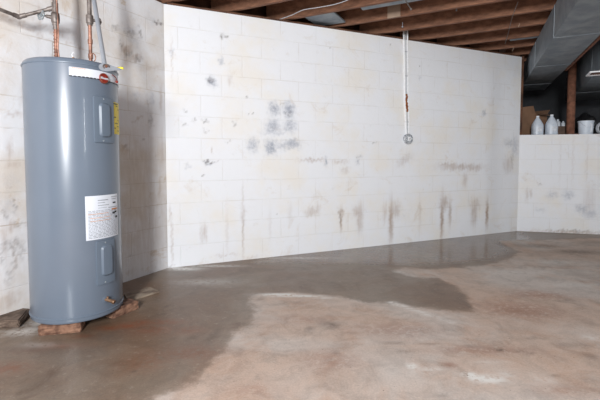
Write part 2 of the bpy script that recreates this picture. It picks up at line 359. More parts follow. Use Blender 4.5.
wall_obj('wall_left', LA, U, LW_LEN, WALL_H, M['wall_l'], left_stain_shade, .014, s_off=-LW_LEN % .406)
wall_obj('wall_back', C1, D2, (C2-C1).length, WALL_H, M['wall'], main_st, .012, s_off=.08)
wall_obj('wall_right', C2, D3, 3.2, LEDGE, M['wall'], right_st, .016, s_off=.2)

# floor
def fp(px, py): p = at_z(px, py, 0); return (p.x, p.y)
wet_px = [(-60,420),(60,420),(150,402),(172,391),(196,380),(214,362),(228,348),(233,334),(250,325),(254,312),(249,301),(258,295),(290,293),(330,296),(368,302),(395,304),(430,309),(452,312),(472,312),
          (468,298),(455,286),(440,278),(412,277),(392,271),(404,267),(430,269),(462,268),(492,264),(512,258),(520,252),(508,246),(500,241),(530,240),(600,238),(680,236),(680,228),(517,227),(400,240),(168,262),(120,270),(-60,320)]
wet_poly = np.array([fp(*p) for p in wet_px])
def sdist(X, Y, poly):
    inside = np.zeros(len(X), bool); d = np.full(len(X), 1e9)
    n = len(poly)
    for i in range(n):
        x1, y1 = poly[i]; x2, y2 = poly[(i+1) % n]
        ex, ey = x2-x1, y2-y1; t = np.clip(((X-x1)*ex+(Y-y1)*ey)/(ex*ex+ey*ey), 0, 1)
        d = np.minimum(d, np.hypot(X-x1-t*ex, Y-y1-t*ey))
        c = ((y1 > Y) != (y2 > Y)) & (X < (x2-x1)*(Y-y1)/((y2-y1) if y2 != y1 else 1e-9)+x1); inside ^= c
    return np.where(inside, d, -d)
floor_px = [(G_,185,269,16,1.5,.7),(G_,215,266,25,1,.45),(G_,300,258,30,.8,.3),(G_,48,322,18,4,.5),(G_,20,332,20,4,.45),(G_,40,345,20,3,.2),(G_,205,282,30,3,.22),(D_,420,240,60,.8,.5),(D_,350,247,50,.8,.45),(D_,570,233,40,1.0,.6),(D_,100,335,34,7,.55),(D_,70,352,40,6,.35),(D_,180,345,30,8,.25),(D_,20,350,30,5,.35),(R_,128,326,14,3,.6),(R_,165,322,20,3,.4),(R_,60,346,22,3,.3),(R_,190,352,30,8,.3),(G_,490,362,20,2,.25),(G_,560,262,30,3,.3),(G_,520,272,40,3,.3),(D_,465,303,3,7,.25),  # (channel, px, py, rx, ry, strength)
 (G_,412,366,5,3,.9),(G_,425,370,10,1.5,.35),(G_,470,375,8,2.5,1),(G_,489,379,17,4,.9),(G_,433,369,14,2,.5),(G_,280,294.5,20,1.2,1),(G_,305,296,18,1,.9),*[(G_,392+4.3*k,302.5+1.45*k+.5*math.sin(k*1.7),4.5,1.0+.3*math.sin(k),.75-.03*k) for k in range(15)],(G_,476,378,9,3,.95),(G_,490,381,14,2.5,.6),(G_,505,374,8,3,.4),(G_,290,296,22,1.0,.7),(G_,265,295,8,1,.6),(G_,325,298,10,.9,.5),
 (G_,30,330,14,3,.4),(G_,18,326,8,2,.35),(G_,175,268,9,1.2,.7),(G_,400,272,6,1,.3),(G_,425,372,30,5,.2),(G_,545,380,14,5,.3),(G_,592,338,10,3,.4),(G_,580,285,30,2,.25),
 (D_,333,325,8,3,.6),(D_,311,328,4,1,.4),(D_,350,333,8,1,.3),(D_,404,351,9,2,.4),(D_,395,343,12,1.2,.35),(D_,430,344,10,1,.4),(D_,470,346,7,1,.4),(D_,500,350,4,1.4,.8),(D_,520,351,6,1,.5),(D_,530,353,4,1,.4),(D_,590,356,10,3,.4),(D_,337,353,3,2,.35),
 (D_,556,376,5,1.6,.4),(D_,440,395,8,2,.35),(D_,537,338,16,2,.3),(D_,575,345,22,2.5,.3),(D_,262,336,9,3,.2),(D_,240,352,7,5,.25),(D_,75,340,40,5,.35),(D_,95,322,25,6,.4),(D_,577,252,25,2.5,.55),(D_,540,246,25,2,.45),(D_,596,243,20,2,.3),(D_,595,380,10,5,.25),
 (D_,200,345,14,7,.2),(D_,134,371,3,1,.8),(D_,175,272,12,1.4,.3),(D_,520,330,14,4,.18),
 (R_,150,330,26,5,.35),(R_,140,323,12,3,.5),(R_,85,336,10,2,.4),(R_,190,330,14,4,.3),(R_,110,328,14,3,.5),(R_,520,310,40,9,.3),(R_,400,330,45,8,.22),(R_,480,350,55,5,.25),(R_,330,360,30,10,.22),(R_,300,320,30,5,.15),(R_,540,295,35,5,.25),
 (R_,150,360,30,12,.2),(R_,10,368,18,6,.35),(R_,30,350,20,4,.2),(R_,560,390,30,6,.18),(R_,250,390,30,8,.15),(R_,450,365,8,3,.35)]
fl = []
for ch, px, py, rx, ry, st in floor_px:
    c = at_z(px, py, 0); a = at_z(px+rx, py, 0); b = at_z(px, max(py-ry, 180), 0)
    fl.append((ch, c.x, c.y, abs(a.x-c.x), abs(b.y-c.y), st))
pool_poly = np.array([fp(*p) for p in [(330,244),(420,236),(516,231.5),(530,240),(500,243),(505,250),(490,258),(450,262),(400,264),(350,262),(300,262),(260,262)]])
def ffn(X, Y):
    s = np.zeros((len(X), 3))
    for ch, cx, cy, rx, ry, st in fl: s[:, ch] = np.maximum(s[:, ch], st*blob(X, Y, cx, cy, rx, ry, 0, 2.))
    return s
xs = np.concatenate([np.arange(-7, -3.4, .6), np.arange(-3, 5.0, .02), np.arange(5.2, 8.1, .6)])
ys = np.concatenate([np.arange(-4.5, 1.2, .5), np.arange(1.5, 6.8, .018)])
flo = grid_surface('floor', xs, ys, lambda X, Y: np.stack([X, Y, np.zeros_like(X)], 1), M['floor'], ffn, lambda X, Y: sdist(X, Y, wet_poly))
fa_ = flo.data.attributes.new('pool', 'FLOAT', 'POINT'); XX, YY = np.meshgrid(xs, ys); fa_.data.foreach_set('value', sdist(XX.ravel(), YY.ravel(), pool_poly).astype(np.float32))
tag(flo, kind='structure')

# crawlspace behind the low wall
OUT3 = Vector((-D3.y, D3.x, 0))
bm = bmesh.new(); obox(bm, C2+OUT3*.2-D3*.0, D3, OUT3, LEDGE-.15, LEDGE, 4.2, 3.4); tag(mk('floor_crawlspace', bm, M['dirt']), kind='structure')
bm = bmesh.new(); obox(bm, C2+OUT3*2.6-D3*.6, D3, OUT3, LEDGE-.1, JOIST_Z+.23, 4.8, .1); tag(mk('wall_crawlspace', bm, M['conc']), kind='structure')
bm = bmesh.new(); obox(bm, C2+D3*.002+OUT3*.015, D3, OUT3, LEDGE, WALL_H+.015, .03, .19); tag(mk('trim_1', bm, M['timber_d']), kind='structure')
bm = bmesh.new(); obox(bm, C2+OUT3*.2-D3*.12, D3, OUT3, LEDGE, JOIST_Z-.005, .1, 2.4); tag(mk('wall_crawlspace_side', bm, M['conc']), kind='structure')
# ceiling (subfloor over the joists)
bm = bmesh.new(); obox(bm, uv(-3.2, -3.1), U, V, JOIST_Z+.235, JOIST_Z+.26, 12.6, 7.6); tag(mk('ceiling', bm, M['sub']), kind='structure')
# sill plates and rim boards on top of the tall walls
def sill(name, A, dr, L):
    out = Vector((-dr.y, dr.x, 0)); bm = bmesh.new(); n = int(L/.05)
    lo = []; rng = random.Random(3)
    for i in range(n+1):
        s = L*i/n; e = .004*rng.random(); p = A+dr*s-out*e*.6; q = A+dr*s+out*.14
        z1 = WALL_H+.017+e
        lo.append([bm.verts.new((p.x, p.y, WALL_H+.001-0*e)), bm.verts.new((p.x, p.y, z1)), bm.verts.new((q.x, q.y, z1)), bm.verts.new((q.x, q.y, WALL_H+.001))])
    for a, b in zip(lo, lo[1:]):
        for k in range(4): bm.faces.new((a[k], b[k], b[(k+1) % 4], a[(k+1) % 4]))
    bm.faces.new(lo[0]); bm.faces.new(lo[-1][::-1])
    return tag(mk(name, bm, M['timber_d']), kind='structure')
sill('trim_2', C1+D2*.03, D2, (C2-C1).length-.06)
sill('trim_3', LA, U, LW_LEN-.02)
for nm, A, dr, L in (('trim_4', C1+D2*.12, D2, (C2-C1).length-.2), ('trim_5', LA, U, LW_LEN)):
    out = Vector((-dr.y, dr.x, 0)); bm = bmesh.new(); obox(bm, A+out*.3, dr, out, WALL_H, JOIST_Z+.23, L, .04); tag(mk(nm, bm, M['timber_d']), kind='structure')

# ------------------------------------------------------------------ joists
us = [.984*q+.085 for q in [2.30, 2.76, 3.21, 3.67, 4.12, 4.58, 5.04, 5.50, 5.95, 6.41, 6.87]]
u1 = C1.dot(U); v1 = C1.dot(V); u2 = C2.dot(U); v2 = C2.dot(V)
ordw = ['foremost', 'second', 'third', 'fourth', 'fifth', 'sixth', 'seventh', 'eighth', 'ninth', 'tenth', 'rearmost']
for i, u in enumerate(us):
    if u < u1: v0 = v1-.2
    elif u < u2: v0 = v1+(u-u1)/(u2-u1)*(v2-v1)-.28
    else: v0 = v2-.2
    bm = bmesh.new(); Lj = 4.0-v0; A = uv(u, v0)
    obox(bm, A, V, U, JOIST_Z, JOIST_Z+.234, Lj, .04); bmesh.ops.bevel(bm, geom=list(bm.edges), offset=.002, segments=1, affect='EDGES')
    jo = mk('ceiling_joist', bm, M['timber'], origin=(A.x, A.y, JOIST_Z))
    tag(jo, '%s brown timber ceiling joist counted from the near side towards the far wall' % ordw[i], 'joist', 'timber joists under the floor above')

# ------------------------------------------------------------------ water heater
hroot = empty('water_heater', (HX, HY, HB), 'tall grey cylindrical electric water heater standing on bricks in the corner', 'water heater')
H0 = Vector((HX, HY, 0))
def cyl_hit(px, py, r=HR):
    d = ray(px, py); o = Vector((-HX, -HY)); a = d.x**2+d.y**2; b = 2*(o.x*d.x+o.y*d.y); c = o.x**2+o.y**2-r*r
    disc = max(b*b-4*a*c, 0); t = (-b-math.sqrt(disc))/(2*a); p = O+d*t
    return math.atan2(p.y-HY, p.x-HX), p.z
def cp(th, z, r): return Vector((HX+math.cos(th)*r, HY+math.sin(th)*r, z))
bm = bmesh.new()
lathe(bm, (HX, HY, 0), [(0, HB+.004), (HR-.02, HB+.004), (HR-.004, HB), (HR-.001, HB+.004), (HR, HB+.012), (HR, HT-.03), (HR-.003, HT-.012), (HR-.012, HT-.003), (HR-.03, HT), (HR-.06, HT-.002), (0, HT+.006)], 128)
mk('tank_jacket', bm, M['paint'], hroot, True)
for zz in (HB+.03,):
    bm = bmesh.new(); lathe(bm, (HX, HY, zz), [(HR-.002, -.0045), (HR+.005, -.003), (HR+.0055, .001), (HR+.003, .004), (HR-.002, .0045)], 128); mk('bottom_rim', bm, M['paint2'], hroot, True)
bm = bmesh.new(); lathe(bm, (HX, HY, HT-.03), [(HR-.002, -.006), (HR+.003, -.004), (HR+.0045, .001), (HR+.0035, .004), (HR-.002, .006)], 128); mk('top_rim', bm, M['paint2'], hroot, True)

def patch(name, th0, th1, z0, z1, off, mat, parent, rad=0, n=28, thick=.002, dome=0., zshear=0.):
    """rounded-rectangle shell lying on the jacket; dome raises the middle with sloped sides"""
    bm = bmesh.new(); w = (th1-th0)*HR; h = z1-z0
    nx, nz = n, n
    top = {}; cx, cz = (th0+th1)/2, (z0+z1)/2
    rows = []
    for layer, inset, o2 in ((0, 0, .0), (1, 0, off), (2, max(dome*1.0, .0015), off+thick+dome)):
        ring = []
        ww, hh, rr = w/2-inset, h/2-inset, max(rad-inset, .0008)
        rr = min(rr, ww*.999, hh*.999)
        for cxn, czn, a0 in ((ww-rr, hh-rr, 0), (-(ww-rr), hh-rr, PI/2), (-(ww-rr), -(hh-rr), PI), (ww-rr, -(hh-rr), 1.5*PI)):
            for k in range(7):
                a = a0+PI/2*k/6; ring.append((cxn+rr*math.cos(a), czn+rr*math.sin(a)))
        # resample long horizontal edges so they follow the curve
        ex = []
        for i in range(len(ring)):
            a, b = ring[i], ring[(i+1) % len(ring)]; m = max(1, int(abs(a[0]-b[0])/.008))
            for k in range(m): ex.append((a[0]+(b[0]-a[0])*k/m, a[1]+(b[1]-a[1])*k/m))
        rows.append((ex, o2))
    # triangulated cap following the curve: horizontal strips
    def P(x, z, o): th = cx+x/HR; return cp(th, cz+z+zshear*x, HR+o)
    r0, r1, r2 = rows
    V0 = [bm.verts.new(P(x, z, -.002)) for x, z in r0[0]]; V1 = [bm.verts.new(P(x, z, r1[1])) for x, z in r1[0]]
    for i in range(len(V0)): j = (i+1) % len(V0); bm.faces.new((V0[i], V0[j], V1[j], V1[i]))
    # cap: columns from sorted x
    ex, o2 = r2
    xs_ = sorted(set(round(x, 6) for x, z in ex)); cols = []
    hh = max(z for x, z in ex); ww = max(x for x, z in ex); rr = min(max(rad-(max(dome, .0015)), .0008), ww*.999, hh*.999)
    for x in xs_:
        e = max(0, abs(x)-(ww-rr)); zt = hh-rr+math.sqrt(max(rr*rr-e*e, 0)); cols.append((x, zt))
    prev = None; topv = []; botv = []
    for x, zt in cols:
        a = bm.verts.new(P(x, zt, o2)); b = bm.verts.new(P(x, -zt, o2))
        if prev: bm.faces.new((prev[0], a, b, prev[1]))
        prev = (a, b); topv.append((x, zt, a)); botv.append((x, -zt, b))
    # slope between outer ring and cap rim
    rim = [t for t in reversed(topv)] + botv
    def near(V, pts, x, z): return min(range(len(pts)), key=lambda i: (pts[i][0]-x)**2+(pts[i][1]-z)**2)
    m = len(rim); n1 = len(V1); idx = [near(V1, r1[0], r[0]*(w/2)/ww, r[1]*(h/2)/hh) for r in rim]
    for i in range(m):
        j = (i+1) % m; a, b = idx[i], idx[j]; steps = (b-a) % n1
        if steps > n1//2: steps = 0
        seq = [V1[(a+k) % n1] for k in range(steps+1)]
        fv = seq+[rim[j][2], rim[i][2]]
        if len(set(fv)) >= 3:
            try: bm.faces.new(list(dict.fromkeys(fv)))
            except ValueError: pass
    return mk(name, bm, mat, parent, True)
def ppatch(name, x0, x1, y0, y1, off, mat, parent, **kw):   # patch from the pixel box measured at its mid column
    ym = (y0+y1)/2; t0, _ = cyl_hit(x0, ym); t1, _ = cyl_hit(x1, ym); xm = (x0+x1)/2
    _, za = cyl_hit(xm, y0); _, zb = cyl_hit(xm, y1)
    return patch(name, min(t0, t1), max(t0, t1), min(za, zb), max(za, zb), off, mat, parent, **kw)
for (a, b, dm) in (((93.5, 113, 97, 143), (98, 109, 102.5, 138), .012), ((96, 114, 240, 284), (100, 111.5, 244, 276), .012)):
    pn = ppatch('access_panel', *a, .004, M['paint2'], hroot, rad=.012, dome=.002)
    ppatch('raised_cover', *b, .005, M['paint2'], pn, rad=.03, dome=dm)
    for sy in (a[2]+2.2, a[3]-2.2):
        th, z = cyl_hit((a[0]+a[1])/2-.5, sy); bm = bmesh.new(); n = cp(th, z, 1)-cp(th, z, 0)
        lathe(bm, cp(th, z, HR+.007), [(.0045, -.002), (.0045, .002), (.003, .0035), (0, .004)], 12, n); mk('screw', bm, M['chrome'], pn, True)
# paper sticker with fine print
def flatrect(bm, xa, xb, ya, yb, off, x0, x1, zA, zB, tA, tB):
    # (xa..xb, ya..yb) fractions inside the sticker
    n = max(2, int((xb-xa)*14)); v = []
    for k in range(n+1):
        f = xa+(xb-xa)*k/n; th = tA+(tB-tA)*f
        v.append((bm.verts.new(cp(th, zA+(zB-zA)*ya, HR+off)), bm.verts.new(cp(th, zA+(zB-zA)*yb, HR+off))))
    for a, b in zip(v, v[1:]): bm.faces.new((a[0], b[0], b[1], a[1]))
tA, _ = cyl_hit(85.5, 217); tB, _ = cyl_hit(117.5, 217); _, zA = cyl_hit(100, 195.5); _, zB = cyl_hit(100, 239)
lab = patch('rating_label', tA, tB, zB, zA, .0006, M['sticker'], hroot, rad=.002, thick=.0004)
rng = random.Random(11)
bm = bmesh.new()
y = .34
while y < .95:
    x = .06
    while x < .92:
        w = rng.uniform(.03, .12); flatrect(bm, x, min(x+w, .93), y, y+.012, .0026, 0, 0, zA, zB, tA, tB); x += w+.02
    y += .032
for (xa, xb, ya, yb) in ((.3,.6,.1,.12),(.3,.5,.16,.175),(.3,.62,.22,.235),(.3,.55,.28,.29),(.7,.95,.05,.065),(.72,.9,.1,.115),(.6,.95,.29,.305)): flatrect(bm, xa, xb, ya, yb, .0026, 0, 0, zA, zB, tA, tB)
mk('small_print', bm, M['ink'], lab)
for (xa, xb, ya, yb) in ((.76,.88,.18,.215),(.74,.84,.42,.46),(.82,.92,.40,.44),(.86,.95,.52,.57)):
    bm = bmesh.new(); flatrect(bm, xa, xb, ya, yb, .003, 0, 0, zA, zB, tA, tB); mk('warning_symbol', bm, M['black'], lab)
bm = bmesh.new()
for (xa, xb, ya, yb) in ((.72,.95,.33,.365),(.05,.6,.41,.42),(.1,.68,.50,.51),(.1,.68,.57,.58)): flatrect(bm, xa, xb, ya, yb, .0028, 0, 0, zA, zB, tA, tB)
mk('warning_bar', bm, M['orange'], lab)
# yellow energy sticker near the right silhouette
tA2, _ = cyl_hit(111.6, 118); tB2, _ = cyl_hit(118.6, 118); _, zA2 = cyl_hit(114, 102); _, zB2 = cyl_hit(114, 134)
yl = patch('yellow_label', min(tA2, tB2), max(tA2, tB2)+.16, zB2, zA2, .0006, M['yellow'], hroot, rad=.001, thick=.0004)
for (xa, xb, ya, yb) in ((.1,.5,.04,.07),(.3,.5,.11,.13),(.5,.62,.2,.23),(.15,.3,.46,.49),(.45,.6,.55,.57),(.2,.5,.65,.67),(.15,.25,.8,.83),(.4,.6,.74,.76),(.4,.6,.88,.9)):
    bm = bmesh.new(); flatrect(bm, xa, xb, ya, yb, .003, 0, 0, zA2, zB2, tA2, tB2+.16); mk('black_print', bm, M['black'], yl)
# white band sticker under the top rim
tA3, _ = cyl_hit(69, 72); tB3, _ = cyl_hit(118.7, 80); _, zA3 = cyl_hit(69, 66.5); _, zB3 = cyl_hit(69, 75.5)
bd = patch('white_band', tA3, tB3+.25, zB3, zA3, .0006, M['sticker'], hroot, rad=.002, thick=.0004)
bm = bmesh.new(); k = 0
while k < 22:
    flatrect(bm, k/22, (k+.72)/22, .95, 1.08, .0034, 0, 0, zA3, zB3, tA3, tB3+.25); k += 1
mk('dashed_edge', bm, M['black'], bd)
bm = bmesh.new()
for k in range(7): flatrect(bm, .03+k*.022, .045+k*.022, .06, .14, .0032, 0, 0, zA3, zB3, tA3, tB3+.25)
mk('band_print', bm, M['orange'], bd)
# round red badge
th, z = cyl_hit(103.3, 78.5); nb = cp(th, 0, 1)-cp(th, 0, 0); cb = cp(th, z, HR)
badge_c = cb
bm = bmesh.new(); lathe(bm, cb, [(0, .001), (.031, .001), (.031, .007), (.029, .0095), (0, .0105)], 40, nb); bdg = mk('round_badge', bm, M['red'], hroot, True)
bm = bmesh.new(); lathe(bm, cb, [(.0295, .0092), (.0295, .0108), (.0275, .0112), (.0272, .0098)], 40, nb); mk('badge_ring', bm, M['brass'], bdg, True)
cu = bpy.data.curves.new('badge_text', 'FONT'); cu.body = 'Rheem'; cu.size = .0185; cu.align_x = 'CENTER'; cu.align_y = 'CENTER'; cu.extrude = .0006; cu.offset = .0003
to = bpy.data.objects.new('tmp', cu); C.objects.link(to); dg = bpy.context.evaluated_depsgraph_get(); dg.update()
me = bpy.data.meshes.new_from_object(to.evaluated_get(dg)); bpy.data.objects.remove(to)
bm = bmesh.new(); bm.from_mesh(me); zax = nb.normalized(); xax = Vector((0,0,1)).cross(zax).normalized(); yax = zax.cross(xax)
RM = Matrix((xax, yax, zax)).transposed().to_4x4(); bmesh.ops.transform(bm, matrix=Matrix.Translation(cb+zax*.0112) @ RM, verts=bm.verts)
mk('badge_lettering', bm, M['sticker'], bdg)
# top fittings: nipples and small wire
for px in (56.5, 90):
    p = at_depth(px, 57, HY+.02); p.z = HT
    bm = bmesh.new(); lathe(bm, (p.x, p.y, HT), [(0, -.01), (.021, -.01), (.021, .012), (.015, .016), (.015, .03), (0, .03)], 20); mk('pipe_nipple', bm, M['iron'], hroot, True)
p = at_depth(73.2, 57, HY-.1)
bm = bmesh.new(); lathe(bm, (p.x, p.y, HT), [(0, -.012), (.012, -.012), (.012, .01), (.007, .014), (.006, .03), (0, .032)], 14); mk('relief_fitting', bm, M['brass'], hroot, True)
bm = bmesh.new(); tube(bm, smooth_path([(p.x, p.y, HT+.028), (p.x-.008, p.y, HT+.045), (p.x+.004, p.y, HT+.06)], 4), .0022, 6); mk('ground_wire', bm, M['cable'], hroot, True)
# drain valve
th, z = cyl_hit(105.5, 299.5); n = (cp(th, 0, 1)-cp(th, 0, 0)).normalized(); c = cp(th, z, HR)
side = n.cross(Vector((0,0,1)))
dn = (n*.8+side*-.35+Vector((0, 0, -.25))).normalized()
bm = bmesh.new(); lathe(bm, c, [(0, -.004), (.022, -.004), (.022, .002), (.015, .004), (0, .004)], 24, n); dv = mk('drain_escutcheon', bm, M['paint2'], hroot, True)
bm = bmesh.new(); tube(bm, [c-n*.004, c+n*.02, c+n*.026+dn*.008, c+n*.03+dn*.028], [.009, .009, .0105, .0105], 16); lathe(bm, c+n*.03+dn*.024, [(0, 0), (.0125, 0), (.0135, .003), (.0125, .006), (.0135, .009), (.0125, .012), (.011, .014), (.0085, .014), (.008, .004), (0, .004)], 18, dn)
dr_ = mk('drain_valve', bm, M['brass'], dv, True)
bm = bmesh.new(); lathe(bm, c+n*.02+Vector((0,0,.008)), [(.004, 0), (.004, .008), (.008, .01), (.008, .013), (0, .013)], 10); mk('valve_stem', bm, M['brass'], dv, True)
# electrical conduit clamp hub on the top edge: curled plate + cap
pc = at_depth(104.5, 64, HY-.19)
PZ = HT+.004
def pipe_thing(name, label, cat): return None
# ---- supply pipes
def ptop(px, Y, z): d = at_depth(px, 30, Y); return Vector((d.x, d.y, z))
Y1 = HY+.02
base1 = ptop(57, Y1, HT+.03); topx1 = at_depth(54.5, 0, Y1)
dir1 = Vector((0, 0, 1))
pr = empty('copper_supply_pipe', (base1.x, base1.y, HT+.03), 'left copper supply pipe with round shutoff handle rising from the water heater', 'pipe')
b0 = Vector((at_depth(56.3, 50, Y1).x, Y1, HT+.03)); 
zv = at_depth(54, 29, Y1).z
bm = bmesh.new(); tube(bm, [b0, Vector((b0.x, Y1, zv))], .0115, 16); mk('copper_riser', bm, M['copper'], pr, True)
bm = bmesh.new()
for k in range(9): zz = b0.z+.012+k*(zv-b0.z-.02)/9; lathe(bm, (b0.x, Y1, zz), [(.011, 0), (.0145, .003), (.0145, .008), (.011, .011)], 16)
mk('ribbed_sleeve', bm, M['copper'], pr, True)
bm = bmesh.new(); tube(bm, smooth_path([(b0.x+.022, Y1-.01, b0.z+.02), (b0.x+.018, Y1-.012, b0.z+.09), (b0.x+.022, Y1-.01, zv-.02), (b0.x+.017, Y1-.008, zv+.12), (b0.x+.016, Y1-.008, zv+.28)], 5), .0048, 8); mk('ground_wire', bm, M['copper'], pr, True)
bm = bmesh.new(); tube(bm, [(b0.x, Y1, zv-.004), (b0.x, Y1, zv+.02), (b0.x, Y1, zv+.021), (b0.x, Y1, zv+.16), (b0.x, Y1, zv+.161), (b0.x, Y1, JOIST_Z+.1)], [.015, .015, .018, .018, .0135, .0135], 16); up = mk('upper_riser', bm, M['iron'], pr, True)
zval = at_depth(54, 18, Y1).z
bm = bmesh.new(); lathe(bm, (b0.x, Y1, zval-.035), [(.016, 0), (.023, .006), (.025, .03), (.025, .042), (.023, .062), (.016, .07)], 18); hd = Vector((-.93, -.33, .12)).normalized()
tube(bm, [(b0.x, Y1, zval), Vector((b0.x, Y1, zval))+hd*.05], [.014, .010], 12); tube(bm, [Vector((b0.x, Y1, zval))+hd*.048, Vector((b0.x, Y1, zval))+hd*.075], .005, 8)
vb = mk('shutoff_valve', bm, M['iron'], pr, True)
def handwheel(bm, c, n, r):
    n = n.normalized(); a = Vector((0,0,1)).cross(n).normalized(); b = n.cross(a)
    ringp = [c+(a*math.cos(t)+b*math.sin(t))*(r*(1+.07*math.cos(6*t))) for t in [2*PI*k/36 for k in range(37)]]
    tube(bm, ringp, .0048, 8, False)
    for k in range(3):
        t = PI*k/3; d = a*math.cos(t)+b*math.sin(t); tube(bm, [c-d*r, c+d*r], .0038, 6)
    lathe(bm, c, [(0, -.008), (.008, -.008), (.008, .006), (0, .008)], 12, n)
bm = bmesh.new(); handwheel(bm, Vector((b0.x, Y1, zval))+hd*.077, (hd+Vector((.35,-.95,0))).normalized(), .027); mk('handwheel', bm, M['chrome'], vb, True)
# branch pipe
q0 = at_depth(53.5, 8, Y1); q1 = at_depth(19, 16.8, Y1-.07); q2 = at_depth(-8, 6.5, Y1-.22); q3 = at_depth(-70, -17, Y1-.45)
bm = bmesh.new(); tube(bm, [q0, q1+(q0-q1)*.1], .0105, 12); tube(bm, [q1+(q2-q1)*.1, q2, q3], .0105, 12); br_ = mk('branch_pipe', bm, M['iron'], pr, True)
bm = bmesh.new(); tube(bm, smooth_path([q1+(q0-q1)*.2, q1+(q0-q1)*.06, q1+Vector((0,0,-.002)), q1+(q2-q1)*.08, q1+(q2-q1)*.22], 5), .0138, 14); mk('pipe_elbow', bm, M['iron'], br_, True)
bm = bmesh.new(); tube(bm, [q0+(q0-q1).normalized()*.01, q0+(q1-q0).normalized()*.035], .015, 14); mk('tee_collar', bm, M['iron'], br_, True)
# right pipe
Y2 = HY+.02; b1 = Vector((at_depth(90.2, 40, Y2).x, Y2, HT+.03)); zj = at_depth(90, 25, Y2).z
p2 = empty('copper_outlet_pipe', (b1.x, b1.y, HT+.03), 'right copper hot water pipe rising from the heater beside the slanting grey conduit', 'pipe')
bm = bmesh.new(); tube(bm, [b1, (b1.x, Y2, zj)], .0108, 16); lathe(bm, (b1.x, Y2, b1.z+.02), [(.0105, 0), (.0145, .003), (.0145, .03), (.0105, .033)], 16); lathe(bm, (b1.x, Y2, b1.z+.11), [(.0105, 0), (.0145, .003), (.0145, .03), (.0105, .033)], 16); mk('copper_riser', bm, M['copper'], p2, True)
bm = bmesh.new(); tube(bm, [(b1.x, Y2, zj-.004), (b1.x, Y2, zj+.03), (b1.x, Y2, zj+.031), (b1.x, Y2, JOIST_Z+.1)], [.0155, .0155, .013, .013], 16); mk('upper_riser', bm, M['iron'], p2, True)
zz = at_depth(90, 19.5, Y2).z; h2 = Vector((.8, .6, 0)); c2 = Vector((b1.x, Y2, zz))
bm = bmesh.new(); lathe(bm, c2-Vector((0,0,.03)), [(.014, 0), (.021, .006), (.022, .03), (.021, .054), (.014, .06)], 18); tube(bm, [c2, c2+h2*.045], [.012, .008], 12); v2_ = mk('shutoff_valve', bm, M['iron'], p2, True)
bm = bmesh.new(); handwheel(bm, c2+h2*.052, h2+Vector((0,-.8,0)), .018); mk('handwheel', bm, M['iron'], v2_, True)
cl = at_depth(93, 57.5, HY-.06)
bm = bmesh.new(); tube(bm, [cl+Vector((math.cos(a)*.016, 0, math.sin(a)*.024)) for a in [2*PI*k/22-1.2 for k in range(21)]], .0032, 8); mk('ground_wire_loop', bm, M['copper'], p2, True)
# slanting conduit with end plate
Yc = HY-.175
e0 = at_depth(105, 67, Yc-.02); e1 = at_depth(93.6, -2, Yc+.12); e2 = e1+(e1-e0)*.62
cd = empty('electrical_conduit', e0, 'slanting pale grey metal conduit joined to the heater top edge by a round plate', 'conduit')
bm = bmesh.new(); tube(bm, [e0+(e1-e0)*.03, e1, e2], .0125, 18); mk('conduit_tube', bm, M['steel_l'], cd, True)
# plate: teardrop, tilted, hooked over the rim
dcam = (O-e0).normalized(); pn_ = (dcam*.75+Vector((.0,-.1,.55))).normalized(); a = Vector((0,0,1)).cross(pn_).normalized(); b = pn_.cross(a)
bm = bmesh.new(); pts = []
ctr = at_depth(105.5, 67.5, Yc-.085)
for k in range(40):
    t = 2*PI*k/40; r = .034; x = r*math.cos(t); y = r*.8*math.sin(t)
    if x > 0: f = x/r; x = x+f**3*.048; y = y*(1-.45*f*f)-f*.006
    pts.append((x, y))
f0 = [bm.verts.new(ctr+a*x+b*y) for x, y in pts]; f1 = [bm.verts.new(ctr+a*x+b*y+pn_*.004) for x, y in pts]
bm.faces.new(f0[::-1]); bm.faces.new(f1)
for k in range(40): bm.faces.new((f0[k], f0[(k+1)%40], f1[(k+1)%40], f1[k]))
pl = mk('end_plate', bm, M['steel_l'], cd)
bm = bmesh.new(); cc_ = ctr+a*.004+b*.003
tube(bm, [cc_+pn_*.004+(a*math.cos(t)+b*math.sin(t))*.015 for t in [2*PI*k/24-.3 for k in range(18)]], .0045, 8); mk('conduit_locknut', bm, M['iron'], pl, True)
bm = bmesh.new(); lathe(bm, cc_, [(0, .003), (.008, .003), (.008, .009), (0, .011)], 14, pn_); mk('bolt', bm, M['rust'], pl, True)
w0 = at_depth(121, 68, Yc+.02)
bm = bmesh.new(); lathe(bm, w0, [(0, -.003), (.0075, -.003), (.007, .004), (.005, .014), (0, .016)], 14, Vector((1,.1,-.2))); mk('yellow_wire_nut', bm, M['yellow'], pl, True)
bm = bmesh.new(); tube(bm, smooth_path([ctr+a*.05, w0-Vector((.02,0,-.004)), w0], 5), .003, 8); mk('yellow_wire', bm, M['yellow'], pl, True)
th, z = cyl_hit(115.6, 81); s0 = cp(th, z, HR+.008); th2, z2 = cyl_hit(110.5, 75)
bm = bmesh.new(); tube(bm, smooth_path([cp(th2, z2, HR+.012), cp(th*.5+th2*.5, (z+z2)/2+.004, HR+.014), s0], 5), .003, 8); lathe(bm, s0-Vector((0,0,.004)), [(0,-.006),(.008,-.005),(.009,0),(.008,.006),(0,.007)], 12, Vector((.2,-1,-.3))); mk('sensor_lead', bm, M['red'], hroot, True)

